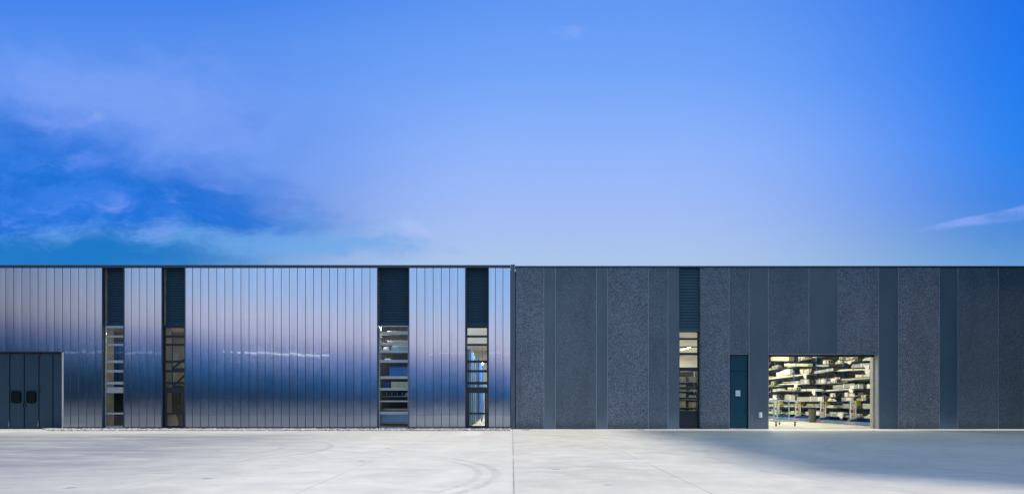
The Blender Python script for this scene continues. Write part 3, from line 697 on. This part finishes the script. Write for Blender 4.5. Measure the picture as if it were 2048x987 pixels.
SGN = {0: 'H', 1: 'G', 2: 'F', 3: 'T', 4: 'D', 5: 'C'}
for i, yc in enumerate(YC[:6]):
    pst = LMB(); pst.bbox(19.63, 19.84, yc-.21, yc-.15, .34, 1.42, .006); pst.mi = 1; pst.box(19.62, 19.85, yc-.215, yc-.145, 1.22, 1.245); pst.box(19.63, 19.84, yc-.15, yc-.06, .34, 1.40)
    po = pst.done('end_post', [M['cream'], M['rack_teal']], rack)
    pb = LMB(); pb.bbox(19.60, 19.9, yc-.24, yc+.05, .204, .338, .006); pb.done('post_shoe', M['rack_teal'], rack)
    rp = LMB(); rp.bbox(19.91, 19.98, yc-.20, yc-.12, .36, 1.40, .005); rp.done('rear_stile', M['cream'], rack)
    tg = LMB(); tg.box(19.93, 20.20, yc-.26, yc-.245, 1.15, 1.42); to = tg.done('letter_plate', M['yellow'], rack)
    text('lettering', SGN[i], .25, (20.065, yc-.262, 1.285), ROTF, M['ink'], to)
    for z, s, mm in ((1.08, .16, 'ink'), (.98, .13, 'ink')): text('lettering', 'A', s, (19.74, yc-.2125, z), ROTF, M[mm], po)
    rm = LMB(); rm.box(19.64, 19.80, yc-.2145, yc-.211, .72, .90); rm.done('red_label', M['red'], po)
    rm = LMB(); rm.cyl((19.74, yc-.211, .52), (19.74, yc-.2145, .52), .035, seg=14); rm.done('bolt', M['iron'], po)
    rm = LMB()
    for j in range(8): rm.box(19.590, 19.5945, yc-.75+j*.13, yc-.66+j*.13, .06, .16)
    rm.done('red_label', M['pink'], rack)

KN = {'wrap': 'cream wrapped', 'wrapw': 'white wrapped', 'alu': 'bare grey', 'card': 'ochre boxed', 'dull': 'dull green film wrapped'}
def bundle(x0, x1, y0, y1, z, h, kind, label, group, hollow=0, pinch=False, straps=1, flap=False, paper=False, cat='bundle'):
    xc, yc = (x0+x1)/2, (y0+y1)/2; w_, L = (x1-x0)/2, (y1-y0)
    o = empty('profile_bundle', (xc, yc, z), label, cat, group)
    mb = MB(); ns = max(6, int(L/.28)); rings = []
    j = .03 if kind in ('card',) else (.20 if kind.startswith('wrap') else .02)
    ph = random.uniform(0, 9)
    for s in range(ns+1):
        t_ = s/ns; yy = -L/2+L*t_; sc = 1.; 
        if pinch: sc = min(1, .35+.75*min(t_, 1-t_)*L/.7)
        ww = w_*sc*(1-j*.5+j*.5*math.sin(ph+t_*5)); hh = h*(1-j*.6+j*.6*math.sin(ph*2+t_*4.3))
        pts = [(-1, .04), (-.93, 0), (.93, 0), (1, .04), (1, .5), (.98, .93), (.9, 1), (0, 1.0), (-.9, 1), (-1, .92), (-1.0, .5)]
        jit = lambda: random.gauss(0, j*.16)
        rings.append([(px*ww+jit()*w_*.6, yy+(random.gauss(0, .03) if s in (0, ns) and j > .05 else 0), max(0, pz*hh*(sc if pz > .3 else 1)+(jit()*h*.8 if pz > .3 else 0))) for px, pz in pts])
    if kind == 'alu':                         # a stack of bare square tubes, ends not quite flush
        nc = max(2, hollow+1); nr = max(1, round(h/.075)); cw = 2*w_/nc; rh = h/nr; ends = []
        for r_ in range(nr):
            for c_ in range(nc):
                if r_ == nr-1 and nr > 1 and random.random() < .3: continue
                ya = -L/2+abs(random.gauss(0, .05)); yb = L/2-abs(random.gauss(0, .05)); xa_ = -w_+c_*cw
                mb.box(xa_+.004, xa_+cw-.004, ya, yb, r_*rh+.002, (r_+1)*rh-.004); ends.append((xa_, ya, r_*rh))
        mb.build('tubes', M[random.choice(('alu', 'alu', 'pale', 'frame_pale'))], o)
        mb = MB()
        for xa_, ya, z_ in ends: mb.box(xa_+.022, xa_+cw-.022, ya-.006, ya+.004, z_+.018, z_+rh-.020)
        mb.build('open_end', M['hollow'], o)
        hollow = 0; rings = None
    if rings: mb.rings(rings)
    if rings: mb.build('wrapping' if kind.startswith('wrap') else 'body', M[kind], o, kind.startswith('wrap') and False)
    if hollow:                                # open section ends, seen from the yard
        mb = MB(); n = hollow; cw = 2*w_*.92/n
        for i in range(n):
            a = -w_*.92+i*cw
            mb.box(a+cw*.16, a+cw*.84, -L/2-.012, -L/2+.002, h*.2, h*.8)
        mb.build('open_end', M['hollow'], o)
    for i in range(straps):
        yy = -L/2+L*(i+1)/(straps+1)+random.uniform(-.1, .1); mb = MB()
        e_ = .012; wd = .05
        mb.box(-w_-e_, -w_-.003, yy-wd, yy+wd, 0.005, h+e_); mb.box(-w_-e_+.001, w_, yy-wd+.001, yy+wd-.001, h+.004, h+e_+.006)
        mb.build('strap', M['strap' if kind != 'alu' else 'cream'], o)
    if flap:
        mb = MB(); yy = -L/2+random.uniform(.05, .3); dpt = random.uniform(.22, .5)
        n = 7; a = [( -w_-.012-.015*math.sin(i*1.7), yy+i*.12, h*.5) for i in range(n)]
        b = [(-w_-.02-.03*math.sin(i*2.1), yy+i*.10, h*.5-dpt*(1-abs(i-1.5)/4.6)) for i in range(n)]
        va = [mb.b.verts.new(p) for p in a]; vbb = [mb.b.verts.new(p) for p in b]
        for i in range(n-1): mb.b.faces.new((va[i], va[i+1], vbb[i+1], vbb[i]))
        mb.build('plastic_flap', M['wrapw'], o)
    if paper:
        mb = MB(); mb.box(-w_-.014, -w_-.010, -L/2+.25, -L/2+.25+min(.5, L*.3), h*.15, h*.85); p_ = mb.build('paper_label', M['paper'], o)
        mb = MB()
        for i in range(3): mb.box(-w_-.0165, -w_-.0142, -L/2+.30, -L/2+.30+random.uniform(.15, .35), h*(.25+.18*i), h*(.31+.18*i))
        mb.build('print', M['alu'], p_)
    return o
ORD = ['lowest', 'second', 'third', 'fourth', 'fifth', 'sixth', 'seventh', 'topmost']
NTH = ['nearest the door jamb', 'second bundle back from the jamb', 'third bundle back from the jamb', 'fourth bundle back from the jamb', 'fifth bundle back from the jamb', 'sixth bundle back from the jamb', 'seventh bundle back from the jamb', 'eighth bundle back from the jamb']
rb_ = random.Random(21)
JAMB = lambda k_: NTH[k_].replace('bundle ', '')
for li, z in enumerate(LV):
    y = 1.5+rb_.uniform(0, .5); k_ = 0; kt = 0
    top = (LV[li+1] if li < 7 else 4.9)-z-.15
    while y < 21 and k_ < 8:
        L = rb_.choice((.9, 1.4, 2.0, 2.6, 3.4))*rb_.uniform(.85, 1.15)
        h = top*rb_.choice((.2, .3, .42, .6, .85)); kind = rb_.choice(['wrap', 'wrapw', 'wrapw', 'alu', 'alu', 'alu', 'card'] if li else ['wrapw', 'wrap', 'wrapw', 'alu'])
        xa = 19.70+rb_.choice((0, .1, .2, .35, .5))*(1 if li > 1 else .3)+(.22 if li < 2 else 0)
        hol = rb_.choice((1, 2, 2, 3)) if kind == 'alu' else (rb_.choice((0, 1, 2)) if kind == 'wrapw' else 0)
        wd = rb_.choice((.28, .4, .55, .7))
        zc_, sl_ = zat(li, y+L/2); top = zat(li+1, y+L/2)[0]-zc_-.15; h = min(h, top*.95); z = zc_
        o = bundle(xa, xa+wd, y, y+L, z, h, kind, f'{KN[kind]} profile bundle on the {ORD[li]} rack level, {JAMB(k_)}', 'profile bundles on the cantilever rack',
               hollow=hol, pinch=kind.startswith('wrap') and not hol and rb_.random() < .7, straps=rb_.choice((0, 1, 2)), flap=kind.startswith('wrap') and rb_.random() < .55, paper=kind != 'card' and rb_.random() < .45)
        o.rotation_euler = (sl_, 0, rb_.gauss(0, .022))
        if h < top*.45:                        # a shorter one lies on it
            k2 = rb_.choice([q_ for q_ in ('wrap', 'wrapw', 'alu', 'card') if q_ != kind]); h2 = (top-h)*rb_.choice((.4, .6, .85)); L2 = L*rb_.uniform(.45, .9)
            o = bundle(xa+.02, xa+.02+wd*.8, y+rb_.uniform(.05, .2), y+L2, z+h+.03, h2, k2, f'{KN[k2]} bundle lying on top of another, {ORD[li]} rack level, {JAMB(k_)}', 'profile bundles stacked on other bundles',
                   hollow=rb_.choice((0, 2)), pinch=False, straps=1, flap=rb_.random() < .3)
            o.rotation_euler = (sl_, 0, rb_.gauss(0, .03))
        y += L+rb_.choice((.05, .2, .5, 1.0)); k_ += 1
    y = 2.2+rb_.uniform(0, 1); k_ = 0
    while y < 20 and k_ < 4 and li in (0, 1, 4):                   # the row behind, against the columns
        L = rb_.uniform(3, 5); h = top*rb_.uniform(.2, .5); kind = rb_.choice(['wrap', 'alu', 'alu', 'wrapw'])
        z = zat(li, y+L/2)[0]; o = bundle(20.72, 21.08, y, y+L, z, h, kind, f'{KN[kind]} bundle, rear row, {ORD[li]} rack level, {JAMB(k_)}', 'profile bundles in the rear row of the rack', straps=1)
        y += L+.3; k_ += 1

# trolley in front of the rack
tr = empty('stock_trolley', (15.0, 3.9, 0), 'pale mint steel trolley on four castors standing in the loading door', 'trolley')
def tp(name, fn, m='mint', parent=None):
    mb = MB(); fn(mb); return mb.build(name, M[m], parent or tr)
tx0, tx1, ty0, ty1 = -.55, .62, -1.0, 1.1
def base(mb):
    for x in (tx0, tx1): mb.bbox(x-.025, x+.025, ty0, ty1, .26, .31, .006)
    for y in (ty0+.04, 0, ty1-.04): mb.bbox(tx0+.027, tx1-.027, y-.025, y+.025, .263, .307, .006)
tp('base_frame', base)
for x, y in ((tx0, ty0+.25), (tx1-.32, ty0+.25), (tx0+.05, ty1-.3), (tx1-.28, ty1-.3)):
    tp('upright', lambda mb: mb.bbox(x-.024, x+.024, y-.024, y+.024, .312, 1.50, .006))
tp('top_rail', lambda mb: (mb.bbox(tx0+.04, tx1-.36, ty0+.22, ty0+.28, 1.40, 1.46, .006), mb.bbox(tx0+.09, tx1-.32, ty1-.33, ty1-.27, 1.40, 1.46, .006)))
for i in range(8): tp('peg', lambda mb: mb.cyl((tx0-.30, ty0+.25, .42+i*.13), (tx0-.036, ty0+.25, .42+i*.13), .014, seg=8))
for x in (tx0+.08, tx1-.05):
    for y in (ty0+.1, ty1-.1):
        f = tp('castor', lambda mb: (mb.box(x-.05, x+.05, y-.05, y+.05, .205, .258), mb.box(x-.034, x-.026, y-.02, y+.05, .06, .205), mb.box(x+.026, x+.034, y-.02, y+.05, .06, .205)), 'frame_blue')
        tp('wheel', lambda mb: mb.cyl((x-.022, y+.03, .082), (x+.022, y+.03, .082), .07, seg=20), 'black', f)
# waste bin
bn_ = empty('waste_bin', (19.45, 8.6, .0), 'dark grey open waste bin standing by the blue kick rail', 'bin')
mb = MB(); ri = []
for z, rr_ in ((.012, .20), (.3, .215), (.84, .235), (.88, .25), (.88, .225), (.80, .22), (.05, .185)): ri.append([(rr_*math.cos(a*math.pi/12), rr_*math.sin(a*math.pi/12), z) for a in range(24)])
mb.rings(ri); mb.build('tub', M['grey'], bn_, False); bn_.location.x = 19.32
# yellow corner guard at the jamb end of the rack
yg = empty('corner_guard', (19.66, 1.12, 0), 'yellow guard post with black arrows at the near end of the blue rack', 'guard post')
mb = MB(); mb.bbox(-.07, .07, -.07, .07, .012, .74, .01); mb.build('post', M['yellow'], yg)
mb = MB()
for z in (.2, .42, .62): mb.bar((-.03, -.074, z-.03), (.03, -.074, z+.05), .004, .03)
mb.build('arrows', M['ink'], yg)
mb = MB(); mb.box(-.14, .14, -.14, .14, .012, .03); mb.build('foot_plate', M['rack'], yg)

# ================================================================== BEHIND THE CONCRETE WINDOW SLOT
sh = empty('pallet_rack', (13.2, 13.0, 0), 'green grey pallet rack seen through the concrete wall window slot', 'rack')
mb = MB()
for x in (-1.5, -.02, 1.5):
    for y in (-.4, .4): mb.box(x-.04, x+.04, y-.04, y+.04, .012, 3.5)
mb.build('upright', M['mint'], sh)
mb = MB(); mb.box(-1.5, 1.5, .45, .47, .02, 3.5); mb.build('back_panel', M['darkwall'], sh)
for z in (.35, .95, 1.5, 2.1, 2.75):
    mb = MB(); mb.box(-1.5, 1.5, -.44, .44, z-.06, z-.005); mb.build('shelf', M['grey'], sh)
rc = random.Random(5)
for li, z in enumerate((.35, .95, 1.5, 2.1, 2.75)):
    for k_ in range(4):
        x = 13.2-1.1+k_*.72; kind = rc.choice(['dull', 'dull', 'alu', 'dull'])
        hh = rc.uniform(.25, .44)
        o = bundle(x-.26, x+.26, 12.62, 13.35, z, hh, kind, f'{KN[kind]} carton, {["lowest","second","third","fourth","topmost"][li]} pallet rack shelf, {["leftmost","second","third","rightmost"][k_]} of its row', 'cartons on the pallet rack',
                   hollow=0, straps=1, paper=False, cat='carton')
        o.name = 'wrapped_carton'

# ================================================================== INSIDE THE STEEL HALL
# corridor of blue sheets standing on edge
xs = -2.28
for i in range(26):
    y = 2.2+i*.58
    o = empty('blue_sheet', (xs, y, .012), f'{["bright", "pale", "deep"][i % 3]} blue upright sheet in the corridor rack, {["first","second","third","fourth","fifth","sixth","seventh","eighth","ninth"][i//3]} of its shade back from the glass', 'sheet', 'blue upright sheets in the corridor')
    mb = MB(); h = 4.15+.12*math.sin(i*2.3); tk = .24+.1*((i*7) % 3)
    mb.bbox(-.9, .0+.06*math.sin(i*1.9), 0, tk, .12, h, .01); mb.build('sheet', M[('blue', 'blue2', 'blue3')[i % 3]], o)
    mb = MB(); mb.box(-.95, .02, -.02, tk+.02, 0, .118); mb.build('foot', M['frame_blue'], o)
hk = empty('hand_truck', (-1.75, 9.5, .012), 'slender grey hand truck standing beside the blue sheets', 'hand truck')
mb = MB(); mb.cyl((-.2, 0, .1), (-.1, .35, 1.45), .025); mb.cyl((.2, 0, .1), (.1, .35, 1.45), .025); mb.cyl((-.1, .35, 1.45), (.1, .35, 1.45), .025)
for t_ in (.25, .5, .75): mb.cyl((-.2+.1*t_, .35*t_, .1+1.35*t_), (.2-.1*t_, .35*t_, .1+1.35*t_), .018)
mb.build('frame', M['frame_pale'], hk)
mb = MB(); mb.box(-.22, .22, -.30, .0, .01, .03); mb.build('toe_plate', M['frame_pale'], hk)
for x in (-.26, .26): mb = MB(); mb.cyl((x-.03, .08, .13), (x+.03, .08, .13), .13, seg=18); mb.build('wheel', M['black'], hk)

# shelf store behind the third slot
st = empty('steel_shelving', (-5.95, 1.5, 0), 'steel shelving of stock right behind the widest window slot', 'shelving')
SZ = [.28, .95, 1.65, 2.05, 2.62, 3.42, 3.95, 4.42, 4.85]
mb = MB()
for x in (-1.05, 1.05):
    for y in (-.45, .45): mb.box(x-.03, x+.03, y-.03, y+.03, .012, 5.2)
mb.build('upright', M['frame_blue'], st)
for z in SZ:
    mb = MB(); mb.box(-1.04, 1.04, -.47, .47, z-.035, z-.004); mb.build('shelf', M['frame_pale'], st)
def stock(name, x, z, wx, h, m, label, cat, bits=None, d_=.4):
    o = empty(name, (x, 1.42, z), label, cat); mb = MB(); mb.bbox(-wx, wx, -d_, d_, 0, h, .012); mb.build('body', M[m], o)
    if bits: bits(o)
    return o
def lid(o, wx=.5, h=.3):
    mb = MB(); mb.box(-wx-.01, wx+.01, -.41, .41, h-.06, h+.005); mb.build('lid', M['blue3'], o)
stock('blue_crate', -5.72, 2.62, .62, .56, 'blue', 'large bright blue crate in the widest window slot', 'crate', lambda o: lid(o, .62, .56))
stock('white_carton', -6.5, 3.95, .14, .22, 'paper', 'small white carton beside the pale blue tray', 'carton')
stock('blue_tray', -5.72, 3.95, .5, .24, 'blue2', 'pale blue tray under the brown boards in the widest slot', 'tray')
stock('brown_board', -5.75, 4.19, .42, .06, 'card', 'brown board lying on the pale blue tray', 'board')
stock('metal_stack', -5.8, 4.42, .66, .10, 'alu', 'thin stack of grey metal profiles high in the widest slot', 'profiles')
stock('metal_stack', -5.85, 4.85, .6, .16, 'alu', 'topmost grey metal profiles under the louvre of the widest slot', 'profiles')
stock('white_carton', -6.42, 3.42, .16, .16, 'paper', 'small white carton just above the large blue crate', 'carton')
stock('dark_tray', -5.7, 3.42, .55, .13, 'blue3', 'dark blue tray above the large blue crate', 'tray')
stock('brown_carton', -5.78, 2.05, .48, .34, 'card', 'brown carton beneath the large blue crate', 'carton')
stock('blue_tray', -6.5, 2.05, .15, .3, 'blue3', 'narrow dark tray left of the brown carton', 'tray')
for i in range(6):
    o = empty('hanging_tool', (-6.5+i*.27, 1.1, 1.65), f'small pale rod standing on the rod shelf of the widest slot, {["leftmost","second from left","third from left","third from right","second from right","rightmost"][i]}', 'rod', 'rods on the shelf')
    o.name = 'metal_rod'
    mb = MB(); mb.cyl((0, 0, 0), (.01, 0, .19), .012, seg=8); mb.build('shaft', M['alu'], o); mb = MB(); mb.box(-.03, .03, -.03, .03, 0, .02); mb.build('foot', M['black'], o)
o = empty('coiled_cable', (-5.4, 1.3, 1.65), 'grey coil of cable right of the small rods', 'cable')
mb = MB()
for j in range(5):
    for a in range(18):
        a0, a1 = a*math.pi/9, (a+1)*math.pi/9; r_ = .2-.012*j
        mb.bar((r_*math.cos(a0), r_*math.sin(a0), .02+.035*j), (r_*math.cos(a1), r_*math.sin(a1), .02+.035*j), .03)
mb.build('coil', M['alu'], o)
stock('metal_sheet', -5.9, .30, .85, .46, 'blue2', 'pale blue metal sheet bundle at the bottom of the widest slot', 'sheet')
stock('metal_sheet', -5.9, .95, .8, .05, 'alu', 'flat grey sheet on the low shelf of the widest slot', 'sheet')

# dim room behind the second slot: braced wall, sack
br = empty('steel_brace', (X(341, 5.2), 5.2, 0), 'dark steel column with diagonal braces in the second window slot', 'brace')
mb = MB(); mb.box(-.09, .09, -.09, .09, .012, 5.5); mb.build('column', M['iron'], br)
for a, b in (((-.1, 0, 3.6), (-1.6, 0, 4.7)), ((.1, 0, 3.3), (1.6, 0, 4.4)), ((.1, 0, 2.2), (1.6, 0, 3.6))):
    mb = MB(); mb.bar(a, b, .09); mb.build('diagonal', M['iron'], br)
mb = MB(); mb.bar((-2, .1, 3.25), (2, .1, 3.25), .14); mb.build('cross_beam', M['iron'], br)
sk = empty('cloth_sack', (X(346, 1.4), 1.4, .012), 'beige cloth sack on the floor behind the second window slot', 'sack')
mb = MB(); ri = []
for z, a in ((0, .2), (.08, .25), (.3, .24), (.5, .2), (.62, .12), (.68, .16), (.72, .1)): ri.append([(a*math.cos(q_*math.pi/8)*random.uniform(.93, 1.07), a*.8*math.sin(q_*math.pi/8)*random.uniform(.93, 1.07), z) for q_ in range(16)])
mb.rings(ri); mb.build('bag', M['sack'], sk, True)
lk = empty('dark_screen', (X(349, 2.6), 2.6, .012), 'locker shaped dark screen added to darken the lower pane of the second slot', 'locker')  # added as a dark backdrop for the lower pane
mb = MB(); mb.bbox(-.75, .5, -.25, .25, 0, 2.25, .012); mb.build('body', M['grey'], lk)
for x in (-.72, -.11): mb = MB(); mb.bbox(x, x+.58, -.27, -.252, .08, 2.2, .006); lkd = mb.build('door', M['grey'], lk); mb = MB(); mb.box(x+.50, x+.53, -.285, -.271, 1.0, 1.15); mb.build('handle', M['frame_pale'], lkd)
wb = empty('workbench', (X(232, 1.7), 1.7, .012), 'black workbench in the leftmost window slot', 'workbench')
mb = MB(); mb.bbox(-.75, .75, -.35, .35, 1.75, 1.83, .01); mb.build('top', M['wood'], wb)
for x in (-.68, .68):
    for y in (-.3, .3): mb = MB(); mb.box(x-.05, x+.05, y-.05, y+.05, 0, 1.75); mb.build('leg', M['wood'], wb)
mb = MB(); mb.box(-.68, .68, -.33, .33, .5, .58); mb.build('shelf', M['wood'], wb)
mb = MB(); mb.box(-.74, .74, .352, .37, .05, 1.74); mb.build('back_panel', M['wood'], wb)
cb = empty('blue_cabinet', (X(232, 3.2), 3.2, .012), 'tall blue grey cabinet behind the workbench in the leftmost slot', 'cabinet')
mb = MB(); mb.bbox(-.3, .9, -.3, .3, 0, 4.6, .01); mb.build('body', M['blue3'], cb)
mb = MB(); mb.box(.28, .32, -.312, -.301, .1, 4.5); mb.build('door_gap', M['black'], cb)

# ================================================================== BEYOND THE FRAME
shade_blk = empty('shade_block', (40, -30, 0), 'unseen block added beyond the right edge to shade the yard and wall', 'building')  # unseen caster, shaped for the yard shadow and to darken the right wall
mb = MB(); H = (29-6.0)*math.tan(R(SUN_EL))/math.cos(R(SUN_AZ)); FP = [(-11.3, 28.4), (12, 28.4), (12, 5), (-4, 7.4), (-8.4, 9.3), (-11.3, 11.8)]
mb.rings([[(x, y, 0) for x, y in FP], [(x, y, H) for x, y in FP]]); mb.build('wall', M['render'], shade_blk)
mb = MB(); mb.rings([[(x, y, H+.002) for x, y in FP], [(x, y, H+.1) for x, y in FP]]); mb.build('roof', M['roof'], shade_blk)
# a lit road far behind the viewer; the steel mirrors its lamps
tl = MB(); rt = random.Random(3)
for u0, u1, v0, v1, n in ((-.76, -.58, .0795, .078, 26), (-.462, -.316, .0800, .0725, 26), (-.125, .002, .0775, .0775, 16)):
    for i in range(n):
        if rt.random() < .12: continue
        f_ = i/(n-1); u = u0+(u1-u0)*f_; v = v0+(v1-v0)*f_; t_ = 290.
        p = Vector((u*t_, 30-t_, EYE+v*t_)); tl.mi = 0
        tl.cyl((p.x, p.y-.8, 0), (p.x, p.y-.8, p.z), .12, .07, 6); tl.mi = 1 if -.5 < u0 < -.3 else 2
        tl.box(p.x-.55, p.x+.55, p.y-.2, p.y+.2, p.z-.13, p.z+.13)
tag(tl.build('town_lights', [M['frame'], M['town'], M['town2']]), 'far row of lit road lamps mirrored as a thin streak in the steel', 'lights', kind='stuff')
